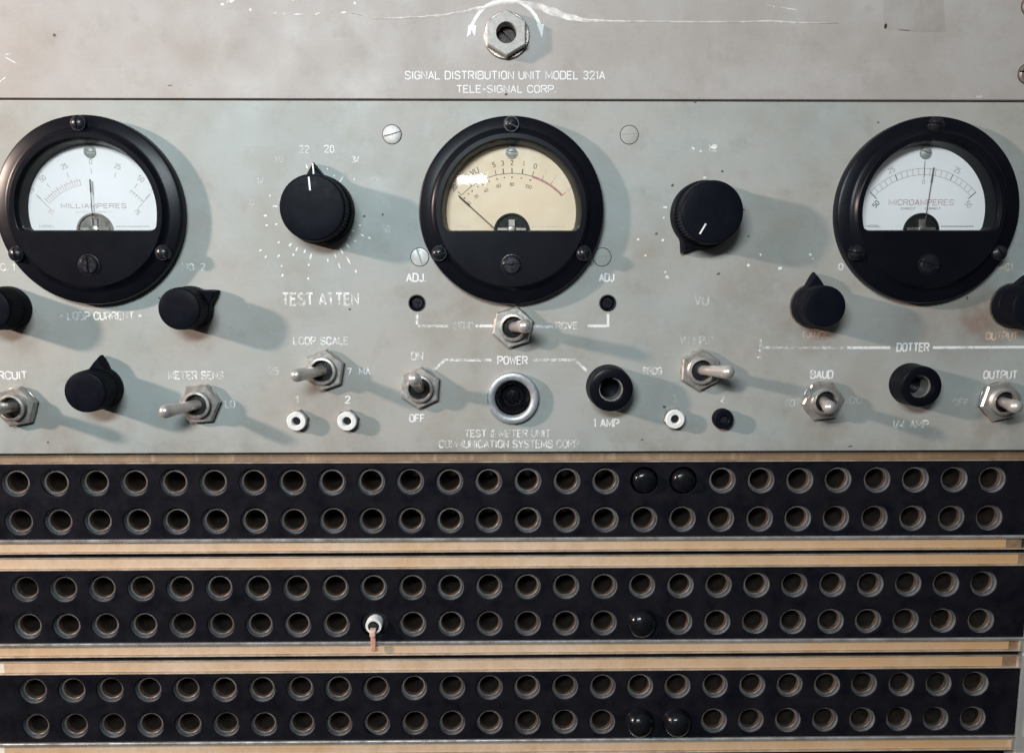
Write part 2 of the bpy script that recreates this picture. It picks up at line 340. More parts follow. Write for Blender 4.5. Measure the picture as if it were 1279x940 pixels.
def card_mat(nm, ca, cb):
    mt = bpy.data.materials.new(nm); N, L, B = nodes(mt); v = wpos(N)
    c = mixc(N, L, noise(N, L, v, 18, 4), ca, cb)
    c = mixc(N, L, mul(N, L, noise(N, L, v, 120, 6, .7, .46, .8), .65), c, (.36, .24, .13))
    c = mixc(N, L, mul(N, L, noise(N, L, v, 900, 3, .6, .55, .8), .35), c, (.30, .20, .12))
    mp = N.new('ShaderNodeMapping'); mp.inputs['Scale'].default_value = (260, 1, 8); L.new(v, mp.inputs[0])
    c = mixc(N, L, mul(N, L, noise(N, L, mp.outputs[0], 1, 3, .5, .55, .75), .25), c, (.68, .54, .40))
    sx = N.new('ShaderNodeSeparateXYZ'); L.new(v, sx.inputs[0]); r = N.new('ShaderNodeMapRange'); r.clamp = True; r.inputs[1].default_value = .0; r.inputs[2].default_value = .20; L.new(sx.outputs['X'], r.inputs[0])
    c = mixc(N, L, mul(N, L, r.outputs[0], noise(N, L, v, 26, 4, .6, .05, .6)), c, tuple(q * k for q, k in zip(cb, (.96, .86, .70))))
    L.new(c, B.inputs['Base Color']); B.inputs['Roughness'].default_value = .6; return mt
M['card'] = card_mat('yellowed_paper', (.565, .430, .325), (.50, .335, .205)); M['browncard'] = card_mat('browned_label_strip', (.235, .155, .10), (.17, .11, .07))  # second one: browned strip with the panel overhang's shade painted into its colour
M['slip'] = simple('pale_paper_slip', (.74, .68, .60), (.66, .58, .49), .6, scale=120)
M['cardend'] = simple('browned_paper', (.17, .10, .06), (.26, .17, .10), .6, scale=200)
def sleeve_mat():
    mt = bpy.data.materials.new('tarnished_brass_sleeve'); N, L, B = nodes(mt); v = wpos(N)
    oi = N.new('ShaderNodeObjectInfo').outputs['Random']
    c = mixc(N, L, oi, (.150, .092, .062), (.095, .075, .064))
    c = mixc(N, L, noise(N, L, v, 420, 5, .6, .42, .66), c, (.050, .040, .034))
    L.new(c, B.inputs['Base Color']); B.inputs['Metallic'].default_value = .45; B.inputs['Roughness'].default_value = .42
    return mt
M['sleeve'] = sleeve_mat()
M['ring'] = simple('dull_jack_rim', (.135, .128, .132), (.19, .165, .15), .45, .2, 500)
def rim_mat():
    mt = bpy.data.materials.new('tarnished_jack_rim'); N, L, B = nodes(mt); v = wpos(N); oi = N.new('ShaderNodeObjectInfo').outputs['Random']
    c = mixc(N, L, oi, (.19, .175, .17), (.115, .095, .085)); c = mixc(N, L, mul(N, L, noise(N, L, v, 330, 4, .6, .42, .62), .8), c, (.10, .075, .06))
    L.new(c, B.inputs['Base Color']); B.inputs['Metallic'].default_value = .25; B.inputs['Roughness'].default_value = .43; return mt
M['ring'] = rim_mat()
M['eyelet'] = simple('grey_hole_liner', (.24, .25, .27), (.15, .15, .16), .36, .5, 260)
M['bore'] = simple('dark_bore', (.040, .026, .019), (.020, .017, .016), .42, .3, 300)

# ------------------------------------------------------------------ the rack behind
PANELX = 241.0
rack = empty('equipment_rack', (0, 0, -30), None, 'steel equipment rack with pale grey upright carrying the stacked panels', 'rack')
b = MB(); b.box(-245, 245, -270, 140, -3, 0); b.build('back_plate', M['back'], rack)
xr = P(1274, 844)[0] + 1.6
b = MB(); b.box(xr, xr + 30, -270, -74, 22, 28.5, .6); b.build('upright', M['frame'], rack)
b = MB(); b.box(-246, -224, -270, -74, 22, 28.5, .6); b.build('upright', M['back'], rack)

# ------------------------------------------------------------------ upper unit
SEAM_T = P(640, 123.8, H0)[1]; SEAM_B = P(640, 126.2, H0)[1]; BOT = P(640, 564.3, H0)[1]
U1 = empty('signal_distribution_unit', (0, 92, H0), None, 'grey upper panel with hex nut and clean white two line title above the meter panel', 'equipment panel')
def L1(px, py, h=0.0):
    x, z = P(px, py, H0 + h); return x, z - 92
nx, nz = L1(632.5, 45)
b = MB(); b.plate([(-PANELX, SEAM_T - 92), (PANELX, SEAM_T - 92), (PANELX, 42), (-PANELX, 42)], [circ(4.2, 32, (nx, nz))], -4.5, 0, .35)
PANEL = {U1.name: (b, [M['upper']])}
LET = .06
def inscription(unit, loc, txt, x0, x1, yc, hp, mat, sw=.17, label=None, ang=0):
    ax, az = loc(x0, yc); bx, bz = loc(x1, yc); t = loc((x0 + x1) / 2, yc - hp / 2)[1]; o = loc((x0 + x1) / 2, yc + hp / 2)[1]
    cx = (ax + bx) / 2; cz = (t + o) / 2; mb = MB(); W = (bx - ax) / 2; Hh = (t - o) / 2
    mb.text(txt, -W, W, -Hh, Hh, 0, 0, math.atan2(bz - az, bx - ax) + ang, (0, 0), sw)
    ob = mb.build('lettering', mat, unit, (cx, cz, LET)); ob['label'] = label or 'white printed lettering reading ' + txt
    return ob
inscription(U1, L1, 'SIGNAL DISTRIBUTION UNIT MODEL 321A', 505.5, 756, 94.2, 11.0, M['ink'], .14)
inscription(U1, L1, 'TELE-SIGNAL CORP.', 570, 694.5, 111.4, 10.0, M['ink'], .14)
# the control nut
nut = empty('locking_nut', (nx, nz, 0), U1)
b = MB(); b.lathe([(8.6, 0), (8.6, .6), (8.3, .9), (4.5, .9)], 48); b.build('washer', M['steel'], nut)
b = MB(); hx = hexa(8.25, PI / 2); b.loft([[(x, z, .9) for x, z in hx], [(x, z, 3.6) for x, z in hx], [(x * .94, z * .94, 4.1) for x, z in hx]], False, False)
inner = [(7.76 * math.cos(PI / 2 + 2 * PI * k / 48), 7.76 * math.sin(PI / 2 + 2 * PI * k / 48)) for k in range(48)]
def hexr(a):
    t = (a - PI / 2) % (PI / 3) - PI / 6
    return 8.25 * .94 * math.cos(PI / 6) / math.cos(t)
ring_o = [(hexr(2 * PI * k / 48) * math.cos(2 * PI * k / 48), hexr(2 * PI * k / 48) * math.sin(2 * PI * k / 48), 4.1) for k in range(48)]
ring_i = [(3.9 * math.cos(2 * PI * k / 48), 3.9 * math.sin(2 * PI * k / 48), 4.1) for k in range(48)]
b.loft([ring_o, ring_i, [(x * .95, z * .95, 3.7) for x, z, h in ring_i], [(x * .95, z * .95, -3) for x, z, h in ring_i]], False, False)
b.build('hex_nut', M['nutgrey'], nut)
b = MB(); slotted(b, 3.5, [(3.5, -5), (3.5, -1.6), (3.2, -1.3), (0, -1.3)], .9, 1.2, math.radians(45)); b.build('shaft', M['rust'], nut)
# printed turning arrow
b = MB(); cx, cz = L1(631, 40)
pix = [(589, 33), (594, 23), (600, 14.5), (608, 7.5), (618, 2.6), (628, .4), (640, .2), (652, 4), (662, 11.5), (669, 20), (674, 31)]
b.stroke([(L1(*p)[0] - cx, L1(*p)[1] - cz) for p in pix], 1.25, 0, 0)
def tri(ps, h=.01): b.add([(L1(*p)[0] - cx, L1(*p)[1] - cz, h) for p in ps], [tuple(range(len(ps)))])
tri([(586, 31), (595, 32), (593.5, 46), (590.5, 41)]); tri([(585, 32), (590, 32), (588, 43), (583, 47)], .02); tri([(670.5, 30.5), (679.5, 30.5), (677.2, 48)])
o = b.build('arrow_mark', M['ink'], U1, (cx, cz, LET)); o['label'] = 'white curved arrow printed over the hex nut'
# stretched clear tape with a whitened edge
b = MB(); cx, cz = L1(640, 20)
pl = [(440, 17, 1), (452, 19, 2), (466, 23.5, 3), (490, 23.5, 3), (520, 22, 3), (550, 20, 4), (575, 16, 5), (598, 11, 6), (625, 5, 5), (650, 3, 5), (672, 8, 10), (690, 15, 12), (712, 22, 9), (735, 26, 5), (780, 27.2, 3), (830, 27.6, 2.4), (880, 28, 3), (920, 28, 2.6), (960, 27, 2.6), (1000, 29, 3), (1030, 29.5, 1.6), (1050, 29, .8)]
pts = []; wds = []
for i in range(len(pl) - 1):
    for t in range(6):
        u = t / 6; u2 = u * u * (3 - 2 * u); A, B_ = pl[i], pl[i + 1]
        p = L1(A[0] + (B_[0] - A[0]) * u, A[1] + (B_[1] - A[1]) * u2); pts.append((p[0] - cx, p[1] - cz)); wds.append((A[2] + (B_[2] - A[2]) * u) * .23 * (.85 + .3 * random.random()))
n = len(pts); rows = []
for i, (p, wd) in enumerate(zip(pts, wds)):
    rows.append([(p[0], p[1] - wd * .5, 0), (p[0], p[1], .28), (p[0], p[1] + wd * .5, 0)])
b.add([q for r in rows for q in r], [(3 * i + j, 3 * i + j + 1, 3 * i + j + 4, 3 * i + j + 3) for i in range(n - 1) for j in (0, 1)])
o = b.build('tape_edge', M['film'], U1, (cx, cz, LET)); o['label'] = 'whitened wrinkled edge of stretched clear tape'
b = MB(); cx, cz = L1(1140, 15); ps = [(1103, -6), (1178, -6), (1181, 40), (1150, 41), (1104, 37)]
b.add([(L1(*p)[0] - cx, L1(*p)[1] - cz, 0) for p in ps], [tuple(range(5))]); o = b.build('tape_residue', M['residue'], U1, (cx, cz, LET)); o['label'] = 'yellowish patch of old tape glue'
def flecks(unit, loc, lst, mat, name=None, label=None, h=LET):
    """chips, specks and worn ticks of paint: part of the panel's own surface"""
    mb, mats = PANEL[unit.name]
    if mat not in mats: mats.append(mat)
    for px, py, wpx, hpx, a in lst:
        x, z = loc(px, py); n = 9; wpx *= .85; hpx *= .85; rr = [(.75 + .5 * random.random()) for _ in range(n)]; ca, sa = math.cos(a), math.sin(a)
        vs = []
        for k in range(n):
            u = wpx * .16 * rr[k] * math.cos(2 * PI * k / n); v = hpx * .16 * rr[k] * math.sin(2 * PI * k / n)
            vs.append((x + u * ca - v * sa, z + u * sa + v * ca, h))
        mb.add(vs, [tuple(range(n))], mats.index(mat))
flecks(U1, L1, [(8, 68, 22, 1.2, .05), (13, 75, 18, 1.6, -.5), (3, 100, 14, 2, .6), (287, 2, 12, 4, .2), (278, 6, 5, 4, 0), (313, 13, 4, 4, 0), (343, 17, 7, 2.5, .1), (355, 17, 5, 2.5, .2), (373, 18, 12, 2, .1), (397, 17, 8, 2.5, .4), (443, 4, 4, 5, .3), (366, 0, 5, 3, 0), (429, 16, 9, 3, .1), (1223, 121, 8, 4, .2), (965, 8, 16, 1.2, -.25), (985, 11, 26, 1.1, -.15)], M['ink_worn'], 'scuff', 'scattered white scuffs and scratches in the paint')
flecks(U1, L1, [(1106, 33, 4, 7, -.2), (68, 44, 4, 4, 0), (212, 107, 7, 1.4, .1), (632, 118, 4, 3, .5), (1130, 38, 16, 1.2, -.05)], M['soot'], 'dirt_speck', 'small dark dirt specks in the paint')
def panel_screw(unit, loc, px, py, R, ang, mat, label, h=.35):
    x, z = loc(px, py); mb = MB()
    mb.lathe([(R + .28, .02), (R + .02, .02)], 32, mi=1)
    slotted(mb, R, [(R, 0.03), (R, h * .55), (R * .9, h), (0, h)], .62, .5 * h + .2, ang, mslot=1)
    o = mb.build('screw', [mat, M['dark']], unit, (x, z, 0)); o['label'] = label; return o
panel_screw(U1, L1, 1283.5, 92.5, 3.6, math.radians(80), M['steel'], 'rusty slotted screw at the panel edge', 1.4)
panel_screw(U1, L1, 1288, 8, 3.6, math.radians(60), M['steel'], 'tarnished slotted screw cut by the right edge', 1.4)

# ------------------------------------------------------------------ test and meter unit
U2 = empty('test_meter_unit', (0, 0, H0), None, 'grey green meter panel with three round black meters, knobs and toggle switches', 'equipment panel')
def L2(px, py, h=0.0): return P(px, py, H0 + h)
adj = [L2(520.7, 378.5), L2(759, 378.5)]; jackc = L2(640.5, 496.5)
b = MB(); b.plate([(-PANELX, BOT), (PANELX, BOT), (PANELX, SEAM_B), (-PANELX, SEAM_B)], [circ(3.15, 32, adj[0]), circ(3.15, 32, adj[1]), circ(7.5, 40, jackc)] + [circ(28.0, 72, L2(*q)) for q in ((118.2, 264.6), (638.6, 265.0), (1152.5, 264.8))], -4.5, 0, .35)
PANEL[U2.name] = (b, [M['panel']])
# meters
def window(r, zc, cr, n=44):
    """arch outline: circle r cut at z = zc, corners rounded with cr"""
    a = math.asin(zc / r); rc = r - cr; ac = math.asin((zc + cr) / rc); pts = []
    for k in range(n + 1):
        t = ac + (PI - 2 * ac) * k / n; pts.append((r * math.cos(t), r * math.sin(t)))
    cx, cz = -rc * math.cos(ac), rc * math.sin(ac)
    for k in range(1, 7):
        t = (PI - ac) + (1.5 * PI - (PI - ac)) * k / 6; pts.append((cx + cr * math.cos(t), cz + cr * math.sin(t)))
    for k in range(6):
        t = -PI / 2 + (ac + PI / 2) * k / 6; pts.append((-cx + cr * math.cos(t), cz + cr * math.sin(t)))
    return pts
ZB = -7.0; HUB = 6.6
def pol(r, deg, c): a = math.radians(deg); return (c[0] + r * math.sin(a), c[1] + r * math.cos(a))
def arc(r, a0, a1, c, n=30): return [pol(r, a0 + (a1 - a0) * k / n, c) for k in range(n + 1)]
def meter(px, py, kind, label, slots, needle_deg, needle_len, dial_mat, rotz=0, DIALH=-1.2, sx=0.0):
    x, z = L2(px, py); t = empty('meter', (x, z, 0), U2, label)
    w1 = window(26.4, ZB - .6, 2.6); w1b = window(26.0, ZB - .2, 2.4); w0 = [(p[0] + sx, p[1]) for p in window(25.0, ZB, 2.0)]
    b = MB()
    b.lathe([(35.1, 0), (35.2, 3.3), (34.9, 4.2), (34.2, 4.6), (31.0, 4.75), (29.9, 5.1), (28.9, HUB - .5), (28.5, HUB)], 96)
    b.plate(circ(28.55, 96), [w1], HUB - 1.6, HUB + .02, .25)
    b.loft([[(p[0], p[1], HUB - .35) for p in w1], [(p[0], p[1], HUB - 1.5) for p in w1b], [(p[0], p[1], DIALH - .2) for p in w0]], False, False)
    b.build('bezel', M['bakelite'], t, ang=28)
    # dial with its printing
    d = MB(); wd = window(25.7, ZB - .5, 1.6); d.add([(p[0], p[1], 0) for p in wd], [tuple(range(len(wd)))], 0)
    e = .05; INK, GREY, RED, ROSE, ROSE2 = 1, 2, 3, 4, 5
    def tick(c, r0, r1, a, wdt, mi): d.stroke([pol(r0, a, c), pol(r1, a, c)], wdt, e, mi)
    def word(txt, r, a, c, wd_, ht, mi, turn=True):
        wd_ = .5 if txt == '1' else wd_; q = pol(r, a, c); d.text(txt, q[0] - wd_ / 2, q[0] + wd_ / 2, q[1] - ht / 2, q[1] + ht / 2, e, mi, math.radians(-a) if turn else 0, q, .13)
    if kind == 'vu':
        c = (0.3, -12.3)
        d.stroke(arc(27, -46, 16.8, c), .22, e, INK); d.stroke(arc(26.9, 16.8, 46, c), 0.85, e * 1.2, RED)
        for a, s_ in ((-46, '20'), (-35, '10'), (-21.5, '7'), (-13, '5'), (-6.8, '3'), (0, '2'), (8.3, '1'), (16.8, '0')):
            tick(c, 27, 29.0, a, .40 if abs(a) < 10 else .26, INK)
            if s_ not in ('7',): word(s_, 31.0, a, c, 1.2 * len(s_), 2.0, INK)
        word('VU', 31.2, -27.5, c, 3.4, 2.4, INK)
        for a, s_ in ((25, '1'), (33, '2'), (46, '3')): tick(c, 27, 28.8, a, .3, RED); word(s_, 30.4, a, c, 1.0, 1.8, ROSE)
        word('+', 31.5, 20, c, 1.2, 1.2, ROSE)
        for a, s_ in ((-46, '0'), (-37, '20'), (-26, '40'), (-13, '60'), (0, '80'), (16, '100')):
            tick(c, 25.2, 25.8, a, .5, INK); word(s_, 22.9, a, c, .85 * len(s_), 1.35, INK)
        for a in (-41, -31, -20, -6.5, 8): tick(c, 25.3, 25.8, a, .4, INK)
    elif kind == 'ma':
        c = (0, -12.2)
        for a, s_ in ((-49, '75'), (-37, '50'), (-19, '25'), (0, '0'), (19, '25'), (37, '50'), (49, '75')):
            tick(c, 26.6, 28.6, a, .24, GREY); word(s_, 31.0, a, c, 1.25 * len(s_), 2.0, GREY)
        d.stroke(arc(24.6, -47, -10, c), .2, e, ROSE); d.stroke(arc(22.6, -47, -10, c), .14, e, ROSE)
        for k in range(16): tick(c, 22.6, 24.9 if k % 2 else 25.6, -47 + k * 2.4, .2, ROSE if k % 3 else GREY)
        d.stroke([pol(21.5, -51, c), pol(28.5, -49, c)], .22, e, GREY); d.stroke([pol(22, 51, c), pol(29, 49, c)], .22, e, GREY)
        d.stroke(arc(25.0, 35, 50, c), .2, e, GREY)
        for k in range(5): tick(c, 24.0, 25.2, 36 + k * 3, .18, GREY)
        word('75', 20.4, -53, c, 2.3, 1.8, ROSE); word('75', 20.6, 53, c, 2.3, 1.8, GREY)
        d.text('MILLIAMPERES', -12.5, 12.5, 1.4, 3.3, e, GREY, sw=.14); d.text('DIRECT CURRENT', -7, 7, -.3, .4, e, ROSE)
    else:
        c = (0.2, -11.6)
        d.stroke(arc(28.2, -47, 47, c), .2, e, GREY); d.stroke(arc(25.8, -47, 47, c), .2, e, GREY)
        for k in range(21):
            a = -47 + 4.7 * k; tick(c, 25.8, 28.2 if k % 5 else 28.2, a, .22 if k % 5 else .34, GREY if (k % 5 or k == 10) else INK)
        tick(c, 24.6, 31, 0, .26, INK); tick(c, 24.5, 28.2, -47, .3, INK); tick(c, 24.5, 28.2, 47, .3, INK)
        word('25', 30.4, -25, c, 2.6, 2.2, GREY); word('25', 30.4, 25, c, 2.6, 2.2, GREY); word('0', 23.2, 0, c, 1.1, 1.8, GREY)
        word('50', 23.3, -51, c, 2.6, 2.1, INK); word('50', 23.3, 51, c, 2.6, 2.1, GREY)
        d.text('MICROAMPERES', -12.9, 12.6, 2.6, 4.9, e, ROSE2, sw=.115)
        d.text('DIRECT', -8.0, -2.2, 1.0, 1.75, e, INK); d.text('CURRENT', 1.4, 7.6, 1.0, 1.75, e, INK)
    foot = GREY if kind == 'ma' else INK if kind == 'ua' else ROSE
    d.text('MODEL', -21.4, -15.5, ZB + 1.2, ZB + 2.1, e, foot)
    for k in range(14):
        x0 = 8.2 + k * .93; d.stroke([(x0, ZB + 1.6), (x0 + .55, ZB + 1.6)], .42, e, foot)
    d.build('dial', [M[dial_mat], M['dialink'], M['dialgrey'], M['dialred'], M['dialrose'], M['dialred2']], t, (sx, 0, DIALH))
    # movement seen through the half round cutout
    b = MB(); hp = [(7.0 * math.cos(PI * k / 24), 7.0 * math.sin(PI * k / 24)) for k in range(25)]
    b.add([(x, z, .10) for x, z in hp], [tuple(range(25))], 0)
    b.loft([[(x, z, .1) for x, z in hp], [(x, z, .9) for x, z in hp], [(x * .9, z * .9, .9) for x, z in hp], [(x * .9, z * .9, .12) for x, z in hp]], False, False, 0)
    b.box(-1.3, 1.3, 0, 4.6, .1, 1.2, .15, 1); b.box(-5.6, 5.6, 0, 1.5, .1, .9, .15, 1); b.lathe([(1.6, .1), (1.6, 1.7), (1.2, 1.9), (0.01, 1.9)], 20, (0, .7), 1)
    b.build('movement', [M['dark'] if kind != 'ma' else M['steel'], M['steel'] if kind != 'ma' else M['nickel']], t, (0.2 + sx, ZB - .3, DIALH))
    b = MB(); tip = pol(needle_len, needle_deg, (0, 0)); s0 = pol(6.5, needle_deg, (0, 0)); mid = pol(needle_len * .80, needle_deg, (0, 0))
    for (p, q, r) in ((s0, tip, .17), (mid, tip, .30)): b.tube([(p[0], p[1], 0, r), (q[0], q[1], 0, r * .9)], 8)
    b.build('needle', M['dialink'], t, (c[0] + sx, c[1], DIALH + 1.7))
    b = MB(); slotted(b, 2.3, [(2.3, 0), (2.25, .5), (1.7, 1.1), (.9, 1.4), (0, 1.5)], .5, .8, 1.2 if kind == 'ua' else 1.4, mslot=0); b.build('dial_screw', M['screw'], t, (.1 + sx, 22.4, DIALH))
    b = MB(); g = window(26.3, ZB - .5, 2.6); b.loft([[(p[0], p[1], 0) for p in g], [(p[0], p[1], .8) for p in g]], True, True); b.build('glass', M['glass'], t, (0, 0, HUB - 2.4))
    for (a, s_) in zip((rotz, 120 + rotz * .3, -120 + rotz * .3), slots):
        q = pol(31.7, a, (0, 0)); b = MB(); slotted(b, 2.9, [(3.0, 0), (3.0, .6), (2.7, 1.5), (2.0, 2.2), (1.0, 2.6), (0, 2.7)], .6, 1.0, math.radians(s_)); b.build('screw', M['blackscrew'], t, (q[0], q[1], 4.6))
    b = MB(); b.lathe([(4.0, .0), (4.0, .25), (3.7, .3), (3.5, .0)], 32); slotted(b, 3.3, [(3.4, 0), (3.4, .5), (2.9, .9), (0, 1.0)], .8, .7, math.radians(slots[3])); b.build('adjustment_screw', M['blackscrew'], t, (0, -20.2, HUB))
    return t
meter(118.2, 264.6, 'ma', 'white faced milliampere meter, needle upright at zero, cut by left edge', (0, 30, 15, 5), 0.3, 24.2, 'white', -1.5, -1.2, -.8)
meter(638.6, 265.0, 'vu', 'cream faced volume meter with red scale end and needle resting far left', (60, 20, 100, 92), -48, 27.6, 'ivory')
meter(1152.5, 264.8, 'ua', 'white faced microampere meter on the right with needle just right of zero', (80, 35, 80, 70), 5.5, 28.4, 'white')
# knobs
def knob(px, py, R, Rc, H, deg, tipr, label, line=None, mat='knob', brass=False):
    x, z = L2(px, py); t = empty('knob', (x, z, 0), U2, label)
    b = MB(); n = 64; a0 = math.radians(deg); rings = []
    for h, k, tp in ((.5, 1.0, 1.0), (2.6, 1.0, 1.0), (4.4, .97, .93), (4.7, .94, .88)):
        pts = []
        for j in range(n):
            a = a0 + 2 * PI * j / n; dd = abs((a - a0 + PI) % (2 * PI) - PI); r = R * k
            wdt = .42 if R < 10 else .26
            if dd < wdt: r = R * k + (tipr * tp - R * k) * (1 - dd / wdt) ** 1.35
            pts.append((r * math.cos(a), r * math.sin(a), h))
        rings.append(pts)
    b.loft(rings, True, True); b.build('pointer_skirt', M[mat], t, ang=30)
    b = MB(); b.lathe([(Rc * 1.03, 4.6), (Rc * 1.015, H - 3.2), (Rc * 1.0, H - 1.2)], 112, rib=.034)
    b.lathe([(Rc * 1.0, H - 1.2), (Rc * .985, H - .6), (Rc * .95, H - .15), (Rc * .90, H), (Rc * .5, H + .05), (.01, H + .08)], 64); b.build('cap', M[mat], t, ang=22)
    if brass:
        b = MB(); b.lathe([(R * 1.06, 0), (R * 1.06, .35), (R * .9, .35)], 48); b.build('wear_ring', M['steel'], t)
    if line:
        r0, r1, ldeg, wd_ = line; a = math.radians(ldeg); b = MB()
        b.stroke([(r0 * math.cos(a), r0 * math.sin(a)), (r1 * math.cos(a), r1 * math.sin(a))], wd_, H + .12); b.build('pointer_line', M['white_nylon'], t)
    return t
knob(13.5, 384.5, 8.4, 7.9, 13.0, 165, 13.2, 'small black knob cut by left edge below milliampere meter')
knob(240.5, 384.0, 8.4, 7.9, 13.0, 31, 13.0, 'small black knob pointing right below the milliampere meter')
knob(128, 483.5, 8.4, 7.9, 13.2, 84, 13.0, 'small black knob pointing up at lower left')
k4 = knob(400, 263, 13.2, 12.2, 13.0, 95, 17.8, 'large round black knob with white line pointing up', None)
b = MB(); a = math.radians(94)
k4l = b.stroke([(6.2 * math.cos(a), 6.2 * math.sin(a)), (11.0 * math.cos(a), 11.0 * math.sin(a))], .62, 13.2); b.stroke([(12.9 * math.cos(a), 12.9 * math.sin(a)), (17.0 * math.cos(a), 17.0 * math.sin(a))], .55, 4.85); b.build('pointer_line', M['white_nylon'], k4)
knob(878, 268.5, 12.9, 11.6, 14.0, 240, 17.0, 'large black knurled knob with short white line pointing down left', (4.9, 9.2, 240, .62))
knob(1014, 381.5, 8.4, 7.9, 13.0, 93, 13.0, 'small black knob pointing up below microampere meter', brass=True)
knob(1263.5, 381.5, 8.4, 7.9, 13.0, 72, 13.0, 'small black knob cut by right edge beside microampere meter', brass=True)
# toggle switches
def toggle(px, py, tx, ty, hexdeg, label, th=17.5):
    x, z = L2(px, py, 2.5); t = empty('toggle_switch', (x, z, 0), U2, label)
    b = MB(); b.lathe([(7.5, 0), (7.5, .5), (7.2, .7), (5, .7)], 40); b.build('washer', M['steel'], t)
    b = MB(); hx = hexa(8.35, math.radians(hexdeg)); b.loft([[(p[0], p[1], .7) for p in hx], [(p[0], p[1], 2.5) for p in hx], [(p[0] * .93, p[1] * .93, 3.1) for p in hx], [(p[0] * .6, p[1] * .6, 3.1) for p in hx]], False, False); b.build('hex_nut', M['nickel'], t)
    b = MB(); prof = [(5.3, .8)]
    for k in range(4): prof += [(5.3, 3.1 + k * .5), (5.05, 3.35 + k * .5)]
    prof += [(5.3, 5.1), (5.15, 5.6), (4.4, 5.7), (4.15, 5.4), (4.05, 2.0)]; b.lathe(prof, 40, mi=0); b.lathe([(4.05, 3.2), (2.6, 3.6), (.01, 3.9)], 32, mi=1); b.build('bushing', [M['nickel'], M['dark']], t)
    X, Z = L2(tx, ty, th - 1.2); X -= x; Z -= z; p0 = Vector((0, 0, 2.5)); p1 = Vector((X, Z, th - 1.2)); d = (p1 - p0).normalized()
    Lg = (p1 - p0).length; rows = [(0, 2.0), (.30, 2.0), (.55, 2.2), (.80, 2.4), (.93, 2.55)]
    pts = [(*(p0 + d * Lg * u), r) for u, r in rows]
    for k in range(1, 7):
        a = PI / 2 * k / 6; pts.append((*(p1 + d * 2.55 * math.sin(a) * .95), max(2.57 * math.cos(a), .02)))
    b = MB(); b.tube(pts, 24); b.build('lever', M['lever'], t, ang=60)
    return t
toggle(18.5, 508, -9, 511, 12, 'toggle switch cut by left edge, lever pushed left')
toggle(248, 504.5, 207, 513.5, 5, 'toggle switch right of lower left knob, lever pushed left')
toggle(404, 462.5, 371, 468.5, 20, 'toggle switch above the two white test sockets, lever pushed left')
toggle(524.5, 484.5, 517.5, 473, 25, 'toggle switch marked on and off, lever pushed up')
toggle(640.5, 408.5, 656, 407.3, 18, 'toggle switch tucked under the cream faced meter')
toggle(875, 462, 909.5, 464.5, 28, 'toggle switch below the knurled knob, lever pushed right')
toggle(1028.5, 500.5, 1036, 508.5, 8, 'toggle switch under the word BAUD, lever pointing straight out')
toggle(1250.5, 501, 1268, 507.5, 14, 'toggle switch near right edge, lever pointing right')
# fuse holders
def fuse(px, py, R, H, label, arc0):
    x, z = L2(px, py); t = empty('fuse_holder', (x, z, 0), U2, label)
    b = MB(); b.lathe([(R * 1.03, 0), (R * 1.03, 1.2), (R, 1.6), (R, H - .9), (R * .96, H - .25), (R * .90, H), (R * .60, H), (R * .57, H - .4), (R * .55, .4), (.01, .4)], 64); b.build('body', M['bakelite'], t)
    b = MB(); n = 40; r0, r1 = R * .545, R * .49
    rings = [[(r * math.cos(arc0 + (1.62 * PI) * k / n), r * math.sin(arc0 + (1.62 * PI) * k / n), h) for k in range(n + 1)] for r, h in ((r0, .6), (r0, H - 2.0), (r1, H - 2.0), (r1, .6))]
    vs = [p for r in rings for p in r]; b.add(vs, [(j * (n + 1) + k, j * (n + 1) + k + 1, (j + 1) * (n + 1) + k + 1, (j + 1) * (n + 1) + k) for j in range(3) for k in range(n)])
    b.build('contact', M['nickel'], t)
    return t
fuse(759.5, 482.5, 8.6, 9.5, 'black fuse holder marked 1 AMP with bright contact inside', 2.6)
fuse(1136, 479.0, 8.1, 9.2, 'black fuse holder marked 1/4 AMP', 3.4)
# chrome ringed socket
t = empty('power_socket', (*jackc, 0), U2, 'round socket with wide bright metal ring under POWER')
b = MB(); b.lathe([(10.3, 0), (10.3, 1.6), (9.9, 2.5), (9.3, 2.75), (8.0, 2.7), (7.4, 2.3), (7.0, 1.4), (6.9, -4.2)], 64); b.build('ring', M['chrome'], t)
b = MB(); b.lathe([(6.95, .6), (6.5, -1.4), (4.9, -2.6), (4.2, -4.5), (3.2, -4.6), (2.6, -3.6), (.01, -3.2)], 48); b.build('insert', M['plug'], t)
# trimmers behind their holes
for (x, z), a in zip(adj, (40, 70)):
    t = empty('trimmer', (x, z, 0), U2); b = MB(); b.lathe([(3.4, -1.2), (3.25, .22), (2.95, .28), (2.75, 0), (2.7, -4)], 36); b.build('bush', M['dark'], t)
    b = MB(); slotted(b, 2.2, [(2.3, -4), (2.3, -1.6), (2.0, -1.3), (0, -1.3)], .6, .7, math.radians(a)); b.disc(2.9, -4, 24); b.build('slotted_shaft', M['blackscrew'], t)
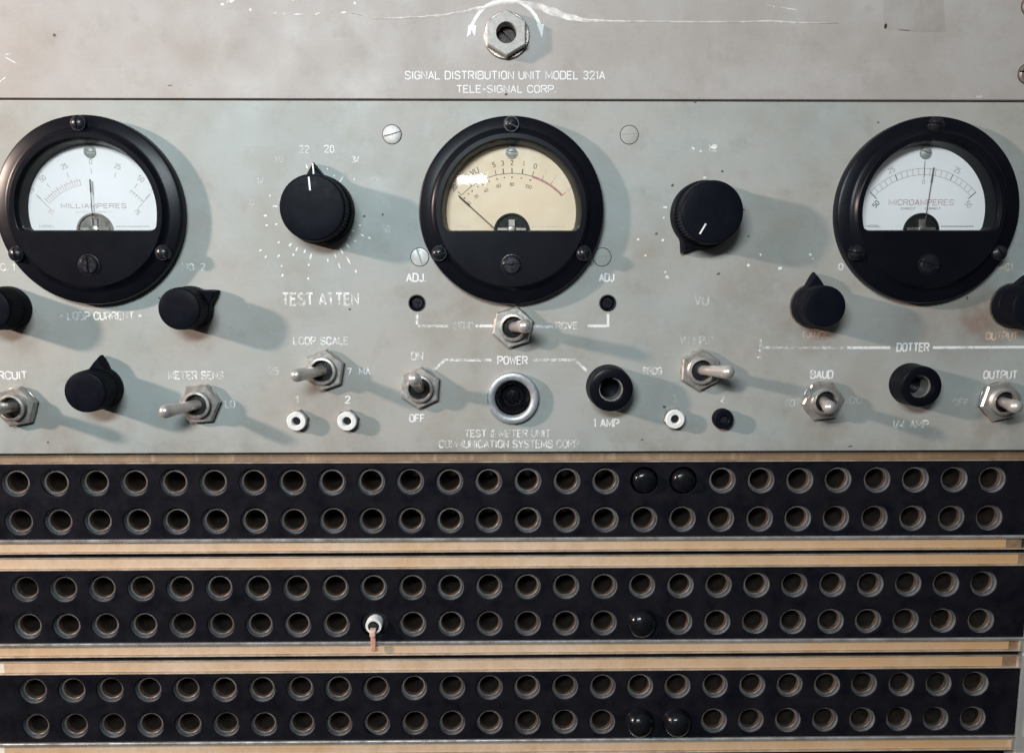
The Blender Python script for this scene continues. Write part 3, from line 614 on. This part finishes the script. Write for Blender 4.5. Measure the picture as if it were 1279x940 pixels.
# tip jacks
def tipjack(px, py, mat, base, label):
    x, z = L2(px, py); t = empty('test_socket', (x, z, 0), U2, label)
    b = MB(); (b.prism(hexa(4.35, .25), 0, 2.2, .25) if mat != 'knob' else b.lathe([(4.1, 0), (4.1, 2.0), (3.8, 2.1)], 32)); b.build('base', M[base], t)
    b = MB(); b.lathe([(3.8, 2.0), (3.8, 3.4), (3.5, 3.8), (2.0, 3.8), (1.7, 3.5), (1.65, 2.25), (.01, 2.25)], 36); b.build('collar', [M[mat]], t)
    b = MB(); b.lathe([(1.6, 2.28), (.01, 2.28)], 24); b.build('bore', M['dark'], t)
tipjack(373, 524, 'white_nylon', 'steel', 'white test socket numbered 1')
tipjack(435.5, 524, 'white_nylon', 'steel', 'white test socket numbered 2')
tipjack(841, 521.5, 'white_nylon', 'nickel', 'white test socket numbered 3')
tipjack(901.5, 522, 'knob', 'knob', 'black test socket numbered 4')
panel_screw(U2, L2, 489.6, 168, 3.45, math.radians(105), M['screw'], 'bright flat slotted screw left of the cream faced meter')
panel_screw(U2, L2, 786, 168.5, 3.35, math.radians(90), M['panel'], 'painted flat slotted screw right of the cream faced meter', .12)
panel_screw(U2, L2, 524.3, 321, 3.4, math.radians(18), M['screw'], 'flat slotted screw beside ADJ on the left', .2)
panel_screw(U2, L2, 752, 321, 3.4, math.radians(90), M['panel'], 'painted flat slotted screw at the meter rim', .15)
# lettering
W_, F_, K_ = M['ink_worn'], M['ink_faint'], M['ink']
for a in (('ADJ.', 507, 532, 346.5, 11.5, K_), ('ADJ', 748, 767.5, 346.5, 11, K_), ('TEST ATTEN', 351.5, 449, 373.5, 17, W_), ('LOOP SCALE', 366, 436, 425.5, 10.5, W_),
          ('LOOP CURRENT', 84, 168, 394.5, 11, W_), ('METER SENS', 210, 280, 468.5, 11, W_), ('CIRCUIT', -14, 34.5, 468.5, 11, K_), ('POWER', 621, 659.5, 449.8, 11, K_),
          ('ON', 513, 529, 444.5, 11, W_), ('OFF', 511, 531, 522, 10.5, K_), ('1 AMP', 741, 774, 528, 11.5, K_), ('1/4 AMP', 1114, 1160, 529.5, 10.5, W_), ('BAUD', 1012, 1041, 467.5, 11, K_),
          ('OUTPUT', 1228, 1271, 467.8, 11, K_), ('OUTPUT', 1231, 1272, 419.5, 11, M['ink_brown']), ('RANGE', 1003, 1036, 418, 9, M['ink_brown']), ('DOTTER', 1119.5, 1161, 433.5, 11.5, K_),
          ('VU INPUT', 849, 893, 425, 11, F_), ('BRDG', 803, 827, 463, 9.5, W_), ('1', 368.5, 373, 499, 9.5, W_), ('2', 430.5, 438, 499, 10, K_), ('3', 840, 846, 497.5, 9, F_), ('4', 900, 906, 499, 10, W_),
          ('25', 335, 349, 463.5, 9.5, F_), ('7', 433.5, 439.5, 464, 9.5, W_), ('MA', 448, 463, 463.5, 9.5, W_), ('TEST & METER UNIT', 580, 688, 541, 10, W_), ('COMMUNICATION SYSTEMS CORP.', 548, 726, 554.2, 10.5, W_),
          ('SEND', 566, 592, 406.5, 9.5, F_), ('RCVE', 694, 722, 406.5, 9.5, W_), ('NO. 2', 227, 257, 333.5, 9.5, W_), ('NO. 1', -8, 19, 333.5, 10, W_), ('LO', 281, 294, 504.5, 10, W_), ('60', 981, 993, 503, 10, F_),
          ('100', 1056, 1077, 499.5, 9, F_), ('OFF', 1190, 1210, 502, 9, F_), ('VU', 867, 886, 375, 14, F_), ('0', 1047, 1053.5, 333, 8.5, K_), ('AC1', 1247, 1265, 333.5, 9.5, M['ink_brown']),
          ('22', 373.5, 386.5, 186.5, 10, W_), ('28', 404.5, 418, 186, 10, K_), ('34', 439, 450, 199.5, 9, W_), ('18', 343, 355, 199, 8, F_), ('14', 321, 331, 226, 8, F_), ('40', 464, 474, 222, 9, F_), ('46', 475, 488, 255, 9, F_),
          ('8', 311, 318, 253, 8, F_), ('52', 478, 488, 286, 9, F_), ('4', 861, 868, 187, 8, F_), ('12', 884, 896, 185, 9, W_)):
    inscription(U2, L2, *a, sw=.13 if a[0] in ('22', '28') else .17)
def rules(paths, mat, label, wpx=3.4):
    for p in paths:
        b = MB(); c0 = L2(*p[0]); b.stroke([(L2(*q)[0] - c0[0], L2(*q)[1] - c0[1]) for q in p], wpx * .31, 0)
        o = b.build('printed_line', mat, U2, (*c0, LET)); o['label'] = label
rules([[(521, 391), (521, 405)], [(522, 407), (560, 407)], [(594, 407), (617, 407)], [(665, 407.5), (692, 408)]], W_, 'white bracket lines left of the middle toggle')
rules([[(759.5, 392), (759.5, 408.2)], [(734, 407), (758, 407)]], K_, 'white bracket line right of the middle toggle')
rules([[(541, 463), (555.5, 449.6), (614, 449.6)], [(666, 449.6), (718, 449.4), (733, 463)]], W_, 'white lines linking POWER to switch and fuse')
rules([[(950, 434), (1058, 434.2)], [(950, 423), (950, 448)]], F_, 'faded line left of DOTTER')
rules([[(1058, 434.2), (1112, 434)], [(1165, 434), (1300, 433.2)]], K_, 'white lines beside DOTTER')
rules([[(75, 394.5), (79, 394.5)], [(173, 394.5), (177, 394.5)]], W_, 'dots beside LOOP CURRENT', 3)
kc = (400, 263)
z1 = [(540, 410, 7), (490, 550, 6), (410, 580, 5), (350, 630, 5), (290, 695, 5), (265, 770, 5), (190, 830, 4), (905, 550, 10), (725, 525, 4), (1045, 545, 3), (940, 655, 5), (760, 435, 3), (655, 455, 5), (830, 505, 3), (150, 720, 3)]
z2 = [(95, 155, 5), (200, 60, 4), (105, 250, 4), (225, 420, 4), (340, 445, 6), (405, 490, 7), (485, 510, 7), (545, 560, 9), (225, 555, 5), (370, 545, 4), (525, 645, 4), (95, 565, 4), (45, 500, 5), (265, 750, 5), (520, 780, 4), (255, 655, 3), (715, 600, 5), (790, 555, 6), (855, 510, 9), (910, 450, 9), (930, 370, 4), (970, 305, 4), (985, 405, 3), (1035, 250, 3), (1060, 350, 5), (1130, 375, 5), (830, 655, 7), (920, 600, 12), (995, 710, 5), (200, 240, 4)]
lst = []
for x, y, l in z1: lst.append((320 + x * .1173, 160 + y * .1173, l))
for x, y, l in z2: lst.append((320 + x * .1252, 250 + y * .1252, l))
flecks(U2, L2, [(x, y, l, 2.6, math.atan2(kc[1] - y, x - kc[0])) for x, y, l in lst], K_, 'dial_marks', 'worn white tick marks round the knob with the white line')
flecks(U2, L2, [(880, 222, 5, 3, 0), (831, 259, 6, 3, 0), (829, 272, 4, 3, .5), (797, 299, 4, 3, 0), (828, 300, 4.5, 4, 0), (806, 319, 3, 3, 0), (831, 340, 3, 3, 0), (833, 346, 6, 4, -.6), (950, 318, 3, 4, 0), (974, 335, 6, 5, .3), (935, 331, 5, 4, 0), (866, 185.5, 6, 3, -.4), (875, 189, 4, 2, 0), (891, 184, 8, 5, 0), (1012, 318, 5, 3, -.4), (1015, 323, 3, 2, 0), (949, 438, 3, 5, .4), (947, 446, 3, 3, 0), (975, 434, 6, 2.5, 0), (1005, 434, 5, 2.5, 0)], K_, 'dial_marks', 'white paint flecks left of the dial round the knurled knob')
flecks(U2, L2, [(199.5, 372, 3, 3, 0), (1097, 153, 3, 2.5, 0), (1208, 372, 3, 5, .3), (840, 231.5, 4, 4, 0), (902, 214, 3.5, 3, 0), (820, 292, 4, 4, 0), (929, 262, 3, 3, 0), (935, 295, 3, 3, 0), (897, 342, 6, 3, .4), (868, 127.6, 4, 3, 0), (437, 386, 4, 3, .3), (830, 508, 5, 4, 0), (802, 549, 4, 2, 0), (60, 552, 4, 3, 0), (1062, 557, 7, 2, .1), (455, 270, 4, 3, 0), (478, 268, 3, 3, 0), (648, 452, 3, 3, 0)], M['soot'], 'dirt_speck', 'small dark chips and dirt specks in the paint')

for u in (U1, U2): PANEL[u.name][0].build('front_panel', PANEL[u.name][1], u)
# ------------------------------------------------------------------ jack fields
PITCH = 15.875
ROWS = [(-82.3, -98.5), (-127.0, -143.0), (-171.3, -187.1)]
EDGE = [(578.0, 671.0), (709.6, 799.5), (838.2, 922.5)]
XL = -219.0; XRT = xr - 1.6
def Z(y, h=0): return P(640, y, h)[1]
def make_jack():
    b = MB()
    b.lathe([(5.58, -.12), (5.5, -.4), (5.42, -1.9), (5.3, -2.05), (4.9, -2.05)], 40, mi=2)
    b.lathe([(4.9, -2.05), (4.88, -1.45), (4.78, -1.3), (4.36, -1.28), (4.22, -1.4)], 40, mi=0)
    b.lathe([(4.22, -1.4), (4.1, -1.9), (3.9, -2.9)], 40, mi=1)
    b.lathe([(3.9, -2.9), (3.72, -3.6), (3.55, -9), (3.0, -18), (.01, -18)], 40, mi=3)
    return b
jack_src = None
def holder(unit, zc, z_top, z_bot, lip_top, lip_bot, x0, x1, cx0, cx1, label, card_h, base, card='card'):
    """aluminium channel with a paper strip slid in"""
    t = empty('label_holder', (0, zc, 0), unit, label)
    b = MB(); a, c = z_top - zc, z_bot - zc
    b.box(x0, x1, c + .1, a - .1, -5.0, base, .1, 1)
    b.box(x1 - 1.6, x1, c + lip_bot + .02, a - lip_top - .02, base - .2, base + 1.35, .2)
    b.box(x0, x1, a - lip_top, a, base - .2, base + (1.8 if lip_top > 1 else .75), .25 if lip_top > 1 else .1, 2 if lip_top > 1 else 0); b.box(x0, x1, c, c + lip_bot, base - .2, base + 1.5, .15)
    b.build('channel', [M['rail'], M['back'], M['lip']], t)
    b = MB(); b.box(cx0, cx1, c + lip_bot + .10, a - lip_top - .24, base - .3, base + card_h, .05); b.build('paper_strip', M[card], t)
    if cx0 > x0 + 3:
        b = MB(); b.box(x0 + .4, cx0 - .05, c + lip_bot + .06, a - lip_top - .06, base - .3, base + card_h * .8, .05); b.build('end_slip', M['slip'], t)
    if cx1 < x1 - 1:
        b = MB(); b.box(cx1 + .05, min(cx1 + 6.5, x1 - .3), c + lip_bot + .06, a - lip_top - .06, base - .3, base + .25, .05); b.build('end_stop', M['cardend'], t)
    return t
names = ['top black jack panel of two rows directly under the meter panel', 'middle black jack panel holding a white pin plug', 'bottom black jack panel with paired black plugs']
plugged = {(0, 0): (16, 17), (1, 1): (9, 16), (2, 1): (16, 17)}
hold = [  # top holder: y0,y1,card right px ; bottom holder: y0,y1, card right px
    ((564.9, 577.2, 1290), (670.8, 688.6, 1257)), ((694.2, 709.2, 1272), (799.2, 816.6, 1260)), ((822.8, 837.8, 1252), (922.2, 940.5, 1262))]
JF = []
for s in range(3):
    zc = sum(ROWS[s]) / 2
    t = empty('jack_panel', (0, zc, 0), None, names[s], 'jack panel'); JF.append((t, zc))
    holes = [circ(5.62, 32, ((i - 12.5) * PITCH, ROWS[s][r] - zc)) for r in (0, 1) for i in range(26)]
    b = MB(); b.plate([(XL, Z(EDGE[s][1]) - zc + .05), (XRT, Z(EDGE[s][1]) - zc + .05), (XRT, Z(EDGE[s][0]) - zc - .05), (XL, Z(EDGE[s][0]) - zc - .05)], holes, -3.2, 0, .3)
    b.build('faceplate', M['strip'], t)
    for r in (0, 1):
        for i in range(26):
            if i in plugged.get((s, r), ()): continue
            loc = ((i - 12.5) * PITCH + random.uniform(-.12, .12), ROWS[s][r] - zc + random.uniform(-.12, .12), -random.uniform(0, .45))
            if jack_src is None: jack_src = make_jack().build('jack', [M['ring'], M['sleeve'], M['eyelet'], M['bore']], t, loc)
            else:
                j = copy_part(jack_src, t, loc); j.rotation_euler = (0, random.uniform(0, 6.28), 0)
    (y0, y1, ce), (y2, y3, ce2) = hold[s]
    left0 = P(-6 if s == 0 else 3, 700)[0] if s < 2 else P(6, 830)[0]; left1 = P(6, 830)[0]
    zt, zb = Z(y0) - zc, Z(y1) - zc
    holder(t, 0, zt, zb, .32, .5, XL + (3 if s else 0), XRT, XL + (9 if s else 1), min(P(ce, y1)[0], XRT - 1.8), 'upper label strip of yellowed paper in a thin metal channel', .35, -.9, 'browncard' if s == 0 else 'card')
    zt, zb = Z(y2) - zc, Z(y3) - zc
    holder(t, 0, zt, zb, 1.25, .45, XL + 2, XRT, XL + 6, P(ce2, y3)[0], 'lower label strip of yellowed paper under a bright metal lip', .35, -.9)
# plugs
def dome_plug(s, r, i, label, hh):
    zc = JF[s][1]; t = empty('hole_plug', ((i - 12.5) * PITCH, ROWS[s][r], 0), None, label, 'plug', 'black plugs closing jack holes')
    b = MB(); b.lathe([(4.0, -9), (4.0, -2.2), (4.6, -2.0), (4.6, .1)], 40); b.build('shank', M['knob'], t)
    b = MB(); R = 5.9 if hh > 3.5 else 4.6; b.lathe([(4.7, .02), (R + .25, .04), (R + .25, .7), (R, .95)] + [(max(R * math.cos(PI / 2 * k / 9), .01), .95 + (hh - .95) * math.sin(PI / 2 * k / 9)) for k in range(1, 10)], 48); b.build('cap', M['plug'], t, ang=60)
dome_plug(0, 0, 16, 'low glossy black plug in top row of jacks, left of a similar plug', 3.0)
dome_plug(0, 0, 17, 'low glossy black plug in top row of jacks, right of a similar plug', 3.0)
dome_plug(1, 1, 16, 'single domed black plug in the middle jack field', 5.0)
dome_plug(2, 1, 16, 'left of two domed black plugs in the bottom jack field', 6.0)
dome_plug(2, 1, 17, 'right of two domed black plugs in the bottom jack field', 6.0)
t = empty('pin_plug', ((9 - 12.5) * PITCH, ROWS[1][1], 0), None, 'small white collared pin plug with pinkish copper tab hanging from jack hole', 'plug')
b = MB(); b.lathe([(5.4, -2.4), (5.4, -1.9), (3.6, -1.9), (3.4, -8)], 36); b.build('sleeve', M['dark'], t)
b = MB(); b.lathe([(3.3, -8), (3.45, 1.6), (3.2, 2.1), (2.35, 2.1), (2.25, .4), (.01, .4)], 36); b.build('collar', M['white_nylon'], t)
b = MB(); b.lathe([(2.2, .6), (2.2, 1.9), (1.9, 2.0), (.01, 2.0)], 28, (-.1, -.9)); b.build('pin_socket', M['dark'], t)
b = MB(); b.box(-1.35, 1.05, -3.3, -.6, 2.0, 4.6, .25); b.lathe([(1.1, 4.5), (1.1, 4.9), (.01, 5.0)], 20, (-.15, -2.3)); b.build('pin', M['redtip'], t)
b = MB(); b.box(-1.3, .75, -10.4, -3.25, 1.6, 2.5, .25); b.build('tab', M['redtag'], t)
